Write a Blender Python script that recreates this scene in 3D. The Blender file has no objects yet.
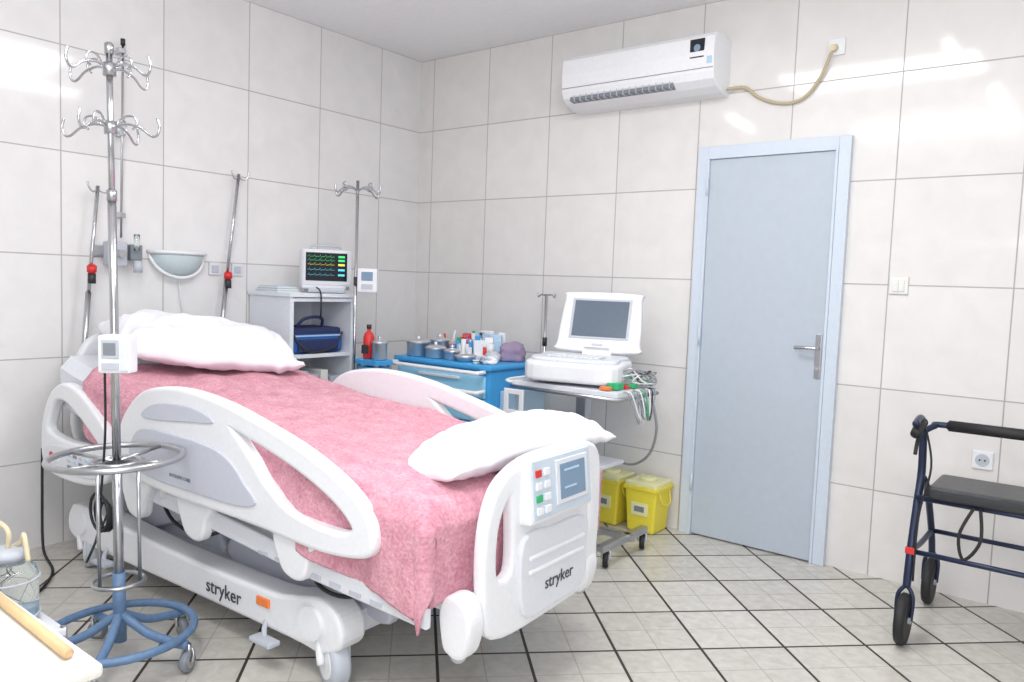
import bpy, bmesh, math, random
from mathutils import Vector, Matrix, noise
random.seed(7)
D=bpy.data; C=bpy.context
sc=C.scene
# ------------------------------------------------------------------ materials
MATS={}
def mat(name,col,rough=.45,metal=0.,bump=0.,bscale=60.,var=0.,emit=0.,trans=0.,spec=.5,coat=0.):
    if name in MATS: return MATS[name]
    m=D.materials.new(name); m.use_nodes=True; nt=m.node_tree; b=nt.nodes['Principled BSDF']
    b.inputs['Base Color'].default_value=(*col,1); b.inputs['Roughness'].default_value=rough
    b.inputs['Metallic'].default_value=metal; b.inputs['Specular IOR Level'].default_value=spec
    b.inputs['Coat Weight'].default_value=coat
    if trans: b.inputs['Transmission Weight'].default_value=trans; b.inputs['IOR'].default_value=1.3
    if emit: b.inputs['Emission Color'].default_value=(*col,1); b.inputs['Emission Strength'].default_value=emit
    tc=nt.nodes.new('ShaderNodeTexCoord'); n=nt.nodes.new('ShaderNodeTexNoise')
    n.inputs['Scale'].default_value=bscale; n.inputs['Detail'].default_value=3
    nt.links.new(tc.outputs['Object'],n.inputs['Vector'])
    v=var if var else .05
    mx=nt.nodes.new('ShaderNodeMix'); mx.data_type='RGBA'
    mx.inputs[6].default_value=(*[max(0,c*(1-v)) for c in col],1); mx.inputs[7].default_value=(*[min(1,c*(1+v)) for c in col],1)
    nt.links.new(n.outputs[0],mx.inputs[0]); nt.links.new(mx.outputs[2],b.inputs['Base Color'])
    if bump:
        bp=nt.nodes.new('ShaderNodeBump'); bp.inputs['Strength'].default_value=bump; bp.inputs['Distance'].default_value=.01
        nt.links.new(n.outputs[0],bp.inputs['Height']); nt.links.new(bp.outputs[0],b.inputs['Normal'])
    MATS[name]=m; return m
def terry(name,c1,c2):
    m=D.materials.new(name); m.use_nodes=True; nt=m.node_tree; b=nt.nodes['Principled BSDF']
    b.inputs['Roughness'].default_value=.95; b.inputs['Specular IOR Level'].default_value=.1; b.inputs['Sheen Weight'].default_value=.12
    tc=nt.nodes.new('ShaderNodeTexCoord')
    a=nt.nodes.new('ShaderNodeTexNoise'); a.inputs['Scale'].default_value=95; a.inputs['Detail'].default_value=3
    c=nt.nodes.new('ShaderNodeTexNoise'); c.inputs['Scale'].default_value=14; c.inputs['Detail'].default_value=4
    for n in (a,c): nt.links.new(tc.outputs['Object'],n.inputs['Vector'])
    s=nt.nodes.new('ShaderNodeMath'); s.operation='MULTIPLY_ADD'; nt.links.new(a.outputs[0],s.inputs[0]); s.inputs[1].default_value=1.3
    s2=nt.nodes.new('ShaderNodeMath'); s2.operation='MULTIPLY'; nt.links.new(c.outputs[0],s2.inputs[0]); s2.inputs[1].default_value=1.0
    nt.links.new(s2.outputs[0],s.inputs[2])
    r=nt.nodes.new('ShaderNodeMapRange'); r.inputs[1].default_value=.75; r.inputs[2].default_value=1.55; nt.links.new(s.outputs[0],r.inputs[0])
    mx=nt.nodes.new('ShaderNodeMix'); mx.data_type='RGBA'; mx.inputs[6].default_value=(*c1,1); mx.inputs[7].default_value=(*c2,1)
    nt.links.new(r.outputs[0],mx.inputs[0]); nt.links.new(mx.outputs[2],b.inputs['Base Color'])
    bp=nt.nodes.new('ShaderNodeBump'); bp.inputs['Strength'].default_value=.6; bp.inputs['Distance'].default_value=.006
    nt.links.new(s.outputs[0],bp.inputs['Height']); nt.links.new(bp.outputs[0],b.inputs['Normal'])
    return m
def tile_mat(name,c1,c2,grout,axes,size,off,gw,rough,diag=False,sub=0):
    m=D.materials.new(name); m.use_nodes=True; nt=m.node_tree; N=nt.nodes; Lk=nt.links; b=N['Principled BSDF']
    g=N.new('ShaderNodeNewGeometry'); s=N.new('ShaderNodeSeparateXYZ'); Lk.new(g.outputs['Position'],s.inputs[0])
    def M(op,a,bb=None,cc=None):
        n=N.new('ShaderNodeMath'); n.operation=op
        for i,v in enumerate((a,bb,cc)):
            if v is None: continue
            if isinstance(v,(int,float)): n.inputs[i].default_value=v
            else: Lk.new(v,n.inputs[i])
        return n.outputs[0]
    A,B=s.outputs[axes[0]],s.outputs[axes[1]]
    if diag:
        r=math.radians(diag); A,B=M('ADD',M('MULTIPLY',A,math.cos(r)),M('MULTIPLY',B,math.sin(r))),M('SUBTRACT',M('MULTIPLY',B,math.cos(r)),M('MULTIPLY',A,math.sin(r)))
    masks=[];ids=[];subs=[]
    for P,sz,o in ((A,size[0],off[0]),(B,size[1],off[1])):
        q=M('DIVIDE',M('SUBTRACT',P,o),sz); f=M('FRACT',q); ids.append(M('FLOOR',q))
        d=M('MULTIPLY',M('MINIMUM',f,M('SUBTRACT',1.0,f)),sz)
        masks.append(M('LESS_THAN',d,gw/2))
        if sub: 
            f2=M('FRACT',M('MULTIPLY',q,2.0)); d2=M('MINIMUM',f2,M('SUBTRACT',1.0,f2)); subs.append(M('LESS_THAN',d2,.016))
    mask=M('MAXIMUM',*masks)
    cb=N.new('ShaderNodeCombineXYZ'); Lk.new(ids[0],cb.inputs[0]); Lk.new(ids[1],cb.inputs[1])
    wn=N.new('ShaderNodeTexWhiteNoise'); Lk.new(cb.outputs[0],wn.inputs['Vector'])
    no=N.new('ShaderNodeTexNoise'); no.inputs['Scale'].default_value=7 if not sub else 24; no.inputs['Detail'].default_value=7; no.inputs['Distortion'].default_value=.6; Lk.new(g.outputs['Position'],no.inputs['Vector'])
    fac=M('ADD',M('MULTIPLY',wn.outputs['Value'],.35),M('MULTIPLY',M('SUBTRACT',no.outputs[0],.18),1.0))
    mx=N.new('ShaderNodeMix'); mx.data_type='RGBA'; mx.inputs[6].default_value=(*c1,1); mx.inputs[7].default_value=(*c2,1); Lk.new(fac,mx.inputs[0])
    col=mx.outputs[2]
    if sub:
        ms=N.new('ShaderNodeMix'); ms.data_type='RGBA'; Lk.new(M('MULTIPLY',M('MAXIMUM',*subs),.5),ms.inputs[0]); Lk.new(col,ms.inputs[6]); ms.inputs[7].default_value=(.32,.30,.27,1); col=ms.outputs[2]
    m2=N.new('ShaderNodeMix'); m2.data_type='RGBA'; Lk.new(mask,m2.inputs[0]); Lk.new(col,m2.inputs[6]); m2.inputs[7].default_value=(*grout,1)
    Lk.new(m2.outputs[2],b.inputs['Base Color'])
    Lk.new(M('ADD',M('MULTIPLY',mask,.5),rough),b.inputs['Roughness'])
    bp=N.new('ShaderNodeBump'); bp.invert=True; bp.inputs['Strength'].default_value=.4; bp.inputs['Distance'].default_value=.002
    Lk.new(mask,bp.inputs['Height']); Lk.new(bp.outputs[0],b.inputs['Normal'])
    return m
WHITE=mat('white_plastic',(.79,.80,.83),.35)
WHITE2=mat('white_enamel',(.70,.72,.77),.35)
GREYP=mat('light_grey_plastic',(.50,.53,.59),.4)
LAV=mat('lavender_grey_plastic',(.55,.57,.65),.4)
MIDG=mat('mid_grey_plastic',(.22,.24,.27),.5)
DARK=mat('dark_plastic',(.03,.03,.035),.5)
BLACK=mat('black_rubber',(.015,.015,.017),.6)
STEEL=mat('brushed_steel',(.50,.51,.53),.28,1.)
CHROME=mat('chrome',(.55,.56,.58),.18,1.)
BLUEP=mat('cart_blue',(.05,.33,.68),.4)
BLUELT=mat('drawer_light_blue',(.30,.62,.82),.4)
BLUESTAND=mat('stand_blue_paint',(.12,.21,.36),.45,0,.2,40,.3)
PINK=terry('pink_terry',(.50,.20,.265),(.77,.41,.48))
LINEN=mat('white_linen',(.83,.83,.87),.9,0,.25,12,.03,spec=.15)
MATT=mat('mattress_cover',(.72,.74,.79),.7)
RED=mat('red_plastic',(.65,.03,.03),.35)
ORANGE=mat('orange_reflector',(.85,.22,.05),.4)
YEL=mat('yellow_plastic',(.85,.72,.06),.4)
YELL=mat('pale_yellow_lid',(.82,.80,.45),.4)
SCREEN=mat('screen_black',(.012,.015,.02),.12)
SCRBL=mat('screen_blue_grey',(.20,.30,.42),.2)
GREEN=mat('trace_green',(.05,.7,.2),.5,emit=.5)
CYAN=mat('trace_cyan',(.1,.6,.8),.5,emit=.5)
YTR=mat('trace_yellow',(.8,.7,.1),.5,emit=.5)
NAVY=mat('navy_fabric',(.02,.03,.10),.7,0,.3,50)
BLUEF=mat('royal_blue_fabric',(.02,.12,.42),.7,0,.3,50)
PURP=mat('mauve_cloth',(.28,.22,.33),.8,0,.4,25,.2)
DOORC=mat('door_paint',(.47,.53,.60),.4,0,.03,30)
FRAMEC=mat('door_frame_paint',(.60,.67,.76),.4)
ACW=mat('ac_white',(.84,.85,.87),.3)
CEIL=mat('ceiling_paint',(.90,.91,.92),.9,0,.05,30)
CREAM=mat('cream_plastic',(.72,.62,.42),.5)
WOOD=mat('pale_wood',(.62,.42,.22),.5,0,.1,20,.2)
GLASS=mat('clear_glass',(.86,.93,.93),.03,trans=.95)
CABLE=mat('grey_cable',(.30,.31,.33),.5)
BEIGEC=mat('beige_cable',(.50,.42,.28),.5)
PAPER=mat('paper',(.80,.80,.76),.8)
NAVYM=mat('navy_metal',(.02,.03,.07),.35,.3)
TEXTM=mat('dark_print',(.05,.055,.07),.5)
LBLUE=mat('pale_blue_plastic',(.45,.62,.78),.4)
GRN=mat('green_plastic',(.03,.40,.16),.4)
TUBEM=mat('fluorescent_tube',(.95,.98,1),.3,emit=24)
# ------------------------------------------------------------------ helpers
cur=[]
def link(o): C.collection.objects.link(o); cur.append(o); return o
def from_bm(name,bm,m,smooth=False):
    me=D.meshes.new(name); bm.normal_update(); bm.to_mesh(me); bm.free()
    if smooth:
        for p in me.polygons: p.use_smooth=True
    me.materials.append(m); return link(D.objects.new(name,me))
def bev(bm,w,seg=2):
    bmesh.ops.bevel(bm,geom=bm.edges[:],offset=w,segments=seg,profile=.6,affect='EDGES')
def box(name,lo,hi,m,b=.004,M=None,seg=2):
    bm=bmesh.new(); bmesh.ops.create_cube(bm,size=1)
    lo=Vector(lo);hi=Vector(hi);s=hi-lo;c=(lo+hi)/2
    for v in bm.verts: v.co=Vector((v.co.x*s.x,v.co.y*s.y,v.co.z*s.z))+c
    if b: bev(bm,min(b,min(s)*.45),seg)
    if M: bmesh.ops.transform(bm,matrix=M,verts=bm.verts)
    return from_bm(name,bm,m,False)
def RZ(deg,p=(0,0,0)): return Matrix.Translation(p)@Matrix.Rotation(math.radians(deg),4,'Z')@Matrix.Translation(-Vector(p))
def RA(deg,ax,p): return Matrix.Translation(p)@Matrix.Rotation(math.radians(deg),4,ax)@Matrix.Translation(-Vector(p))
def cyl(name,p0,p1,r,m,r2=None,seg=20,b=0):
    p0=Vector(p0);p1=Vector(p1);d=p1-p0
    bm=bmesh.new(); bmesh.ops.create_cone(bm,cap_ends=True,segments=seg,radius1=r,radius2=r if r2 is None else r2,depth=d.length)
    if b:
        es=[e for e in bm.edges if len(e.link_faces)==2 and any(len(f.verts)>4 for f in e.link_faces)]
        bmesh.ops.bevel(bm,geom=es,offset=b,segments=2,affect='EDGES')
    q=Vector((0,0,1)).rotation_difference(d.normalized()).to_matrix().to_4x4()
    bmesh.ops.transform(bm,matrix=Matrix.Translation((p0+p1)/2)@q,verts=bm.verts)
    o=from_bm(name,bm,m,True)
    for p in o.data.polygons:
        if len(p.vertices)>4: p.use_smooth=False
    return o
def lathe(name,prof,loc,m,seg=28,axis=(0,0,1)):
    bm=bmesh.new(); rings=[]
    for r,z in prof:
        rings.append([bm.verts.new((r*math.cos(2*math.pi*i/seg),r*math.sin(2*math.pi*i/seg),z)) for i in range(seg)])
    for a,b in zip(rings,rings[1:]):
        for i in range(seg): bm.faces.new((a[i],a[(i+1)%seg],b[(i+1)%seg],b[i]))
    bm.faces.new(rings[0][::-1]); bm.faces.new(rings[-1])
    q=Vector((0,0,1)).rotation_difference(Vector(axis)).to_matrix().to_4x4()
    bmesh.ops.transform(bm,matrix=Matrix.Translation(loc)@q,verts=bm.verts)
    bmesh.ops.recalc_face_normals(bm,faces=bm.faces[:])
    return from_bm(name,bm,m,True)
def cr(pts,n=6,closed=False):
    pts=[Vector(p) for p in pts]; out=[]; L=len(pts)
    rng=range(L) if closed else range(L-1)
    for i in rng:
        if closed: a,b,c,d=pts[(i-1)%L],pts[i],pts[(i+1)%L],pts[(i+2)%L]
        else: a,b,c,d=pts[max(i-1,0)],pts[i],pts[i+1],pts[min(i+2,L-1)]
        for k in range(n):
            t=k/n; out.append(.5*((2*b)+(c-a)*t+(2*a-5*b+4*c-d)*t*t+(3*b-a-3*c+d)*t**3))
    if not closed: out.append(pts[-1])
    return out
def conv(name,cu,m,fn=None,smooth=True):
    ob=D.objects.new(name,cu); C.collection.objects.link(ob)
    dg=C.evaluated_depsgraph_get(); dg.update(); me=D.meshes.new_from_object(ob.evaluated_get(dg))
    D.objects.remove(ob); D.curves.remove(cu)
    me.name=name; me.materials.clear(); me.materials.append(m)
    for p in me.polygons: p.use_smooth=smooth; p.material_index=0
    if fn:
        for v in me.vertices: v.co=Vector(fn(*v.co))
    bm=bmesh.new(); bm.from_mesh(me); bmesh.ops.remove_doubles(bm,verts=bm.verts,dist=1e-5); bmesh.ops.recalc_face_normals(bm,faces=bm.faces[:]); bm.to_mesh(me); bm.free()
    return link(D.objects.new(name,me))
def tube(name,pts,r,m,smooth=True,closed=False,n=6,res=4):
    P=cr(pts,n,closed) if smooth else [Vector(p) for p in pts]
    cu=D.curves.new(name,'CURVE'); cu.dimensions='3D'; cu.bevel_depth=r; cu.bevel_resolution=res; cu.use_fill_caps=True
    s=cu.splines.new('POLY'); s.points.add(len(P)-1)
    for i,p in enumerate(P): s.points[i].co=(*p,1)
    s.use_cyclic_u=closed
    return conv(name,cu,m)
def plate(name,outer,th,b,m,fn,holes=(),n=5,smooth=True):
    cu=D.curves.new(name,'CURVE'); cu.dimensions='2D'; cu.fill_mode='BOTH'; cu.extrude=max(th/2-b,0); cu.bevel_depth=b; cu.bevel_resolution=2
    for poly in [outer]+list(holes):
        P=cr([(p[0],p[1],0) for p in poly],n,True) if smooth else [Vector((p[0],p[1],0)) for p in poly]
        s=cu.splines.new('POLY'); s.points.add(len(P)-1)
        for i,p in enumerate(P): s.points[i].co=(p.x,p.y,0,1)
        s.use_cyclic_u=True
    return conv(name,cu,m,fn,False)
def label(name,txt,size,o,xd,ud,m,ext=.0008):
    cu=D.curves.new(name,'FONT'); cu.body=txt; cu.size=size; cu.extrude=ext
    o=Vector(o);xd=Vector(xd).normalized();ud=Vector(ud).normalized();nd=xd.cross(ud)
    return conv(name,cu,m,lambda a,b,c:o+xd*a+ud*b+nd*c,False)
def ring(name,c,r,tr,m,axis='Z',seg=36):
    pts=[]
    for i in range(seg):
        a=2*math.pi*i/seg; ca,sa=r*math.cos(a),r*math.sin(a)
        pts.append((c[0]+ca,c[1]+sa,c[2]) if axis=='Z' else ((c[0],c[1]+ca,c[2]+sa) if axis=='X' else (c[0]+ca,c[1],c[2]+sa)))
    return tube(name,pts,tr,m,False,True)
def caster(pre,x,y,r,w,ang=0,top=None,mw=BLACK,mh=GREYP):
    d=Vector((math.cos(math.radians(ang)),math.sin(math.radians(ang)),0)); c=Vector((x,y,r))
    lathe(pre+'_tyre',[(r*.6,-w/2),(r*.93,-w/2),(r,-w*.3),(r,w*.3),(r*.93,w/2),(r*.6,w/2)],c,mw,24,d)
    cyl(pre+'_hub',c-d*(w*.56),c+d*(w*.56),r*.62,mh,seg=20)
    t=top or r*2.3; s=Vector((-d.y,d.x,0))*r*.35
    for k in (-1,1):
        tube(pre+'_fork',[c+d*(k*w*.75),c+d*(k*w*.75)+s*.6+Vector((0,0,r*.8)),c+d*(k*w*.4)+s+Vector((0,0,r*1.25))],r*.16,mh)
    cyl(pre+'_stem',(x+s.x,y+s.y,r*1.15),(x+s.x,y+s.y,t),r*.25,mh)
def group(name,M=None):
    global cur
    objs=cur; cur=[]
    if M:
        for o in objs: o.data.transform(M)
    mn=Vector((1e9,)*3); mx=-mn
    for o in objs:
        for v in o.data.vertices:
            for i in range(3): mn[i]=min(mn[i],v.co[i]); mx[i]=max(mx[i],v.co[i])
    loc=Vector(((mn.x+mx.x)/2,(mn.y+mx.y)/2,mn.z))
    if len(objs)==1:
        o=objs[0]; o.name=name; o.data.transform(Matrix.Translation(-loc)); o.location=loc; return o
    e=D.objects.new(name,None); e.empty_display_size=.1; e.location=loc; C.collection.objects.link(e)
    for o in objs:
        o.data.transform(Matrix.Translation(-loc)); o.parent=e
    return e
def pillow(name,a,b,h,m,M,seed=0,droop=0,wk=1.):
    n=80; bm=bmesh.new()
    for sgn in (1,-1):
        g=[]
        for i in range(n+1):
            row=[]
            for j in range(n+1):
                u=2*i/n-1; v=2*j/n-1
                e=max(1-abs(u)**2.3,0)**.62*max(1-abs(v)**3.0,0)**.62
                k=1-.06*(abs(u)**4)*(abs(v)**4)
                x=a*u*k*(1-.05*(1-v*v)*abs(u)**3); y=b*v*k*(1-.07*(1-u*u)*abs(v)**3)
                nz=(noise.noise(Vector((u*1.6+seed,v*1.8,seed)))*.22+noise.noise(Vector((u*4+seed,v*5,seed+3)))*.12)*wk
                wr=noise.noise(Vector((u*3+v*2+seed,v*10+u*3,seed+6)))*.012*(abs(v)**1.2+abs(u))*wk
                edge=.035*wk*noise.noise(Vector((u*2.2,v*2.5,seed+9)))*max(abs(u),abs(v))**2-droop*(abs(v)**3)
                z=sgn*h*e*(1+nz*1.2)*(1 if sgn>0 else .5)+wr*(1 if sgn>0 else .6)+edge
                if abs(u)>.999 or abs(v)>.999: z=edge
                row.append(bm.verts.new((x,y,z)))
            g.append(row)
        for i in range(n):
            for j in range(n):
                f=(g[i][j],g[i+1][j],g[i+1][j+1],g[i][j+1]); bm.faces.new(f if sgn>0 else f[::-1])
    bmesh.ops.remove_doubles(bm,verts=bm.verts,dist=1e-4)
    bmesh.ops.transform(bm,matrix=M,verts=bm.verts)
    return from_bm(name,bm,m,True)
# ------------------------------------------------------------------ room
H=2.876
WL=tile_mat('wall_tile_left',(.71,.70,.70),(.83,.815,.81),(.42,.41,.40),(1,2),(.5,.4915),(-.372,H),.0058,.085)
WB=tile_mat('wall_tile_back',(.71,.69,.675),(.83,.81,.795),(.42,.40,.39),(0,2),(.5,.4915),(.128,H),.0058,.085)
FL=tile_mat('floor_tile',(.47,.445,.40),(.71,.685,.635),(.04,.03,.025),(0,1),(.33,.33),(.12,.05),.011,.2,diag=45,sub=1)
box('wall_left',(-.12,-5.6,0),(0,.12,H),WL,0); group('wall_left')
box('wall_back',(0,0,0),(5.6,.12,H),WB,0); group('wall_back')
box('floor',(-.12,-5.6,-.1),(5.6,.12,0),FL,0); group('floor')
box('ceiling',(-.12,-5.6,H),(5.6,.12,H+.1),CEIL,0); group('ceiling')
# door
dx0,dx1,dz=2.15,2.93,2.11
for a,b_ in (((dx0,-.035,0),(dx0+.055,-.001,dz)),((dx1-.055,-.035,0),(dx1,-.001,dz)),((dx0+.055,-.0345,dz-.055),(dx1-.055,-.001,dz))):
    box('door_frame',a,b_,FRAMEC,.003)
for a,b_ in (((dx0+.055,-.042,0),(dx0+.068,-.001,dz-.055)),((dx1-.068,-.042,0),(dx1-.055,-.001,dz-.055)),((dx0+.068,-.0415,dz-.068),(dx1-.068,-.001,dz-.055))):
    box('door_stop',a,b_,FRAMEC,.002)
box('door_leaf',(dx0+.069,-.028,.008),(dx1-.069,-.002,dz-.069),DOORC,.003)
box('handle_plate',(2.825,-.036,.93),(2.853,-.027,1.15),STEEL,.003)
cyl('handle_neck',(2.84,-.03,1.08),(2.84,-.075,1.08),.009,CHROME)
tube('handle_lever',[(2.84,-.075,1.08),(2.79,-.078,1.08),(2.735,-.072,1.078)],.009,CHROME)
cyl('key_cylinder',(2.84,-.03,.98),(2.84,-.043,.98),.009,CHROME)
for z in (.25,1.05,1.85): cyl('hinge',(dx0+.066,-.05,z),(dx0+.066,-.05,z+.09),.006,FRAMEC)
group('door_1')
# ac
prof=[(0,2.655),(-.10,2.66),(-.185,2.65),(-.205,2.63),(-.212,2.55),(-.205,2.46),(-.19,2.425),(-.15,2.395),(-.09,2.375),(0,2.37)]
plate('body',[(-y,z) for y,z in prof],.93,.004,ACW,lambda a,b,c:(1.822+c,-a,b),smooth=False)
box('vent_recess',(1.41,-.198,2.400),(2.06,-.13,2.435),MIDG,.002,RA(-12,'X',(1.8,-.17,2.415)))
for i in range(3): 
    box('louvre',(1.42,-.207+.022*i,2.420-.012*i),(2.05,-.192+.022*i,2.426-.012*i),WHITE,.001,RA(-35,'X',(1.8,-.19+.022*i,2.42-.012*i)))
for i in range(16): box('vane',(1.44+i*.04,-.205,2.398),(1.443+i*.04,-.15,2.436),GREYP,.0)
box('panel_seam',(1.36,-.2135,2.474),(2.285,-.206,2.477),MIDG,0)
box('display',(2.155,-.2150,2.53),(2.235,-.208,2.625),SCREEN,.002)
cyl('display_ring',(2.195,-.213,2.58),(2.195,-.2165,2.58),.018,SCRBL)
box('energy_label',(2.25,-.2145,2.495),(2.28,-.2105,2.54),LBLUE,.001)
group('air_conditioner')
tube('cable',[(2.29,-.03,2.40),(2.38,-.02,2.40),(2.46,-.015,2.34),(2.57,-.012,2.30),(2.68,-.015,2.31),(2.76,-.02,2.40),(2.81,-.035,2.51)],.008,BEIGEC)
box('socket_plate',(2.785,-.012,2.50),(2.865,-.0,2.58),WHITE,.004)
cyl('plug',(2.815,-.01,2.535),(2.815,-.045,2.53),.02,CREAM,r2=.014)
group('power_socket')
box('plate',(3.135,-.012,1.36),(3.215,0,1.44),WHITE,.004); box('rocker',(3.15,-.018,1.372),(3.2,-.008,1.428),PAPER,.003); box('rocker_gap',(3.174,-.019,1.375),(3.176,-.017,1.425),GREYP,0); box('shadow_gap',(3.133,-.004,1.358),(3.217,0,1.442),CREAM,0); group('light_switch')
box('plate',(3.525,-.012,.60),(3.605,0,.68),WHITE,.004); cyl('cup',(3.565,-.010,.64),(3.565,-.014,.64),.028,GREYP)
for k in (-1,1): cyl('pin_hole',(3.565+k*.01,-.012,.64),(3.565+k*.01,-.0155,.64),.004,BLACK)
group('power_socket')
# ceiling tube lamps (outside the view, reflected in the glazed tiles)
for (x,y) in ((1.28,-2.6),(3.19,-2.55),(3.1,-1.3)):
    box('housing',(x-.05,y-.32,H-.05),(x+.05,y+.32,H-.001),WHITE,.006); cyl('tube_lamp',(x,y-.30,H-.07),(x,y+.30,H-.07),.014,TUBEM)
    for k in (-1,1): box('end_holder',(x-.018,y+k*.305-.01,H-.09),(x+.018,y+k*.305+.01,H-.045),WHITE,.003)
    group('ceiling_tube_lamp')
# ------------------------------------------------------------------ left wall fittings
def halfdome():
    bm=bmesh.new(); n=24; k=10; rows=[]
    for j in range(k+1):
        ph=math.pi/2*j/k; row=[]
        for i in range(n+1):
            th=math.pi*i/n; r=.145*math.cos(ph)
            row.append(bm.verts.new((.001+.10*math.sin(th)*math.cos(ph)+.0,-1.80+r*math.cos(th),1.44-.125*math.sin(ph))))
        rows.append(row)
    for a,b in zip(rows,rows[1:]):
        for i in range(n): bm.faces.new((a[i],a[i+1],b[i+1],b[i]))
    bm.faces.new(rows[0]); bmesh.ops.remove_doubles(bm,verts=bm.verts,dist=1e-5); bmesh.ops.recalc_face_normals(bm,faces=bm.faces[:])
    return from_bm('shade',bm,mat('lamp_glass',(.56,.65,.68),.3),True)
halfdome()
tube('rim',[(.002+.105*math.sin(math.pi*i/16),-1.80+.155*math.cos(math.pi*i/16),1.442) for i in range(17)],.010,WHITE,False)
tube('lower_band',[(.002+.05*math.sin(math.pi*i/16),-1.80+.15*math.cos(math.pi*i/16),1.435-.125*math.sin(math.pi*i/16)) for i in range(17)],.009,WHITE,False)
tube('wire',[(.01,-1.79,1.32),(.012,-1.78,1.2),(.01,-1.76,1.1)],.004,WHITE)
group('wall_lamp')
box('rail',(0,-2.24,1.41),(.03,-2.0,1.46),STEEL,.004)
box('outlet_block',(.02,-2.19,1.36),(.09,-2.10,1.48),GREYP,.008); box('regulator',(.02,-2.08,1.39),(.08,-2.02,1.47),MIDG,.008)
cyl('flow_tube',(.10,-2.06,1.44),(.10,-2.06,1.52),.014,GLASS); cyl('valve',(.08,-2.14,1.42),(.125,-2.14,1.42),.02,CHROME); cyl('bottle',(.09,-2.05,1.33),(.09,-2.05,1.39),.022,GREYP)
group('oxygen_outlet_rail')
cyl('rod',(.05,-2.115,1.50),(.05,-2.105,2.44),.0055,STEEL); 
for z in (1.6,2.0,2.40): box('bracket',(0,-2.125,z),(.06,-2.095,z+.025),STEEL,.003)
cyl('cap',(.05,-2.105,2.44),(.05,-2.105,2.47),.011,DARK); group('wall_rod')
for y in (-1.58,-1.44):
    box('plate',(0,y-.035,1.33),(.012,y+.035,1.40),WHITE2,.004); box('insert',(.008,y-.02,1.345),(.018,y+.02,1.385),GREYP,.003); group('wall_socket')
# ------------------------------------------------------------------ bed (local = world, rotated at end)
yc=-1.96
def leanpole(y0,z0,y1,z1,knob,x=.10):
    cyl('lower_tube',(x,y0,z0),(x-.02,y0+(y1-y0)*.5,z0+(z1-z0)*.5),.013,STEEL); cyl('upper_tube',(x-.02,y0+(y1-y0)*.45,z0+(z1-z0)*.45),(x-.03,y1,z1),.009,CHROME)
    t=(knob-z0)/(z1-z0); y=y0+(y1-y0)*t
    cyl('red_knob',(x-.01,y,knob-.022),(x-.01,y,knob+.022),.022,RED,b=.006); cyl('collar',(x-.01,y,knob-.07),(x-.01,y,knob-.022),.018,DARK)
    for k in (-1,1): tube('hook',[(x-.03,y1,z1-.02),(x-.02,y1+.03*k,z1-.03),(x-.015,y1+.05*k,z1-.01),(x-.015,y1+.055*k,z1+.015)],.004,CHROME)
leanpole(-1.53,.72,-1.375,1.90,1.33)
leanpole(-2.25,.72,-2.15,1.74,1.34)
def top(x):
    K=[(.05,1.0),(.4,.925),(.7,.88),(1.0,.83),(1.4,.79),(1.9,.75),(2.5,.69),(3,.66)]
    for (a,b),(c,d) in zip(K,K[1:]):
        if x<=c: t=(x-a)/(c-a); return b+(d-b)*t
    return .66
# mattress
bm=bmesh.new(); rows=[]
xs=[.25+2.24*i/40 for i in range(41)]
for x in xs:
    z=top(x)-.014; row=[]
    for (yy,zz) in [(-.43,-.15),(-.445,-.12),(-.445,-.05),(-.40,0),(0,.0),(.40,0),(.445,-.05),(.445,-.12),(.43,-.15)]: row.append(bm.verts.new((x,yc+yy,z+zz)))
    rows.append(row)
for a,b in zip(rows,rows[1:]):
    for i in range(9): bm.faces.new((a[i],a[(i+1)%9],b[(i+1)%9],b[i]))
bm.faces.new(rows[0]); bm.faces.new(rows[-1][::-1]); bmesh.ops.recalc_face_normals(bm,faces=bm.faces[:])
from_bm('mattress',bm,MATT,False)
# blanket
bm=bmesh.new(); nx,ny=230,180; grid=[]
x0,xe,drop=.55,2.50,.23
Ltot=(xe-x0)+drop
def sround(d,R):
    if d>=R: return 0
    return R-math.sqrt(max(0,R*R-(R-d)**2))
for i in range(nx+1):
    a=Ltot*i/nx; row=[]
    f=(xe-x0)-a
    nearL=.21+.05*max(0,(a-1.3)/.6)+.010*math.sin(a*9)
    farL=.10; W=.93; P=nearL+W+farL
    for j in range(ny+1):
        s=P*j/ny; x=x0+min(a,xe-x0); 
        df=max(0,-f); dn=max(0,nearL-s); dfar=max(0,s-nearL-W)
        z=top(x)+.006
        if df>0: x=xe+.014+.012*math.sin(s*13)*min(1,df*8)
        elif a<.25: x+=(.25-a)/.25*.03*math.sin(s*6+1)
        if dn>0: y=yc-.478-.020*math.sin(a*10+s*3+math.sin(a*4))*min(1,dn*6)
        elif dfar>0: y=yc+.472
        else: y=yc-.465+(s-nearL)
        e=min(max(s-nearL,0),max(nearL+W-s,0)); R=.06
        loss=max(sround(e,R) if (dn==0 and dfar==0) else R, sround(max(f,0),R) if df==0 else R)
        hang=max(dn,dfar,df) if not (df>0 and dn>0) else math.hypot(df,dn)*.80
        if df>0 and dn>0:
            ang=math.atan2(dn,df)
            x=xe+.012-.045*(math.sin(ang)**2)+.02*math.sin(ang*2); y=yc-.445-.035*math.sin(ang)-.02*math.sin(ang*2)
        nn=noise.noise(Vector((x*4,y*4,0)))*.018+noise.noise(Vector((x*2.0+4+y*1.5,y*8,2)))*.017+noise.noise(Vector((x*34,y*34,z*34)))*.005
        hang_f=dn>0 or df>0 or dfar>0
        row.append(bm.verts.new((x,y-(nn*1.0 if dn>0 else 0),z-loss*.75-hang+(nn if not hang_f else nn*.3))))
    grid.append(row)
for i in range(nx):
    for j in range(ny): bm.faces.new((grid[i][j],grid[i+1][j],grid[i+1][j+1],grid[i][j+1]))
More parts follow.
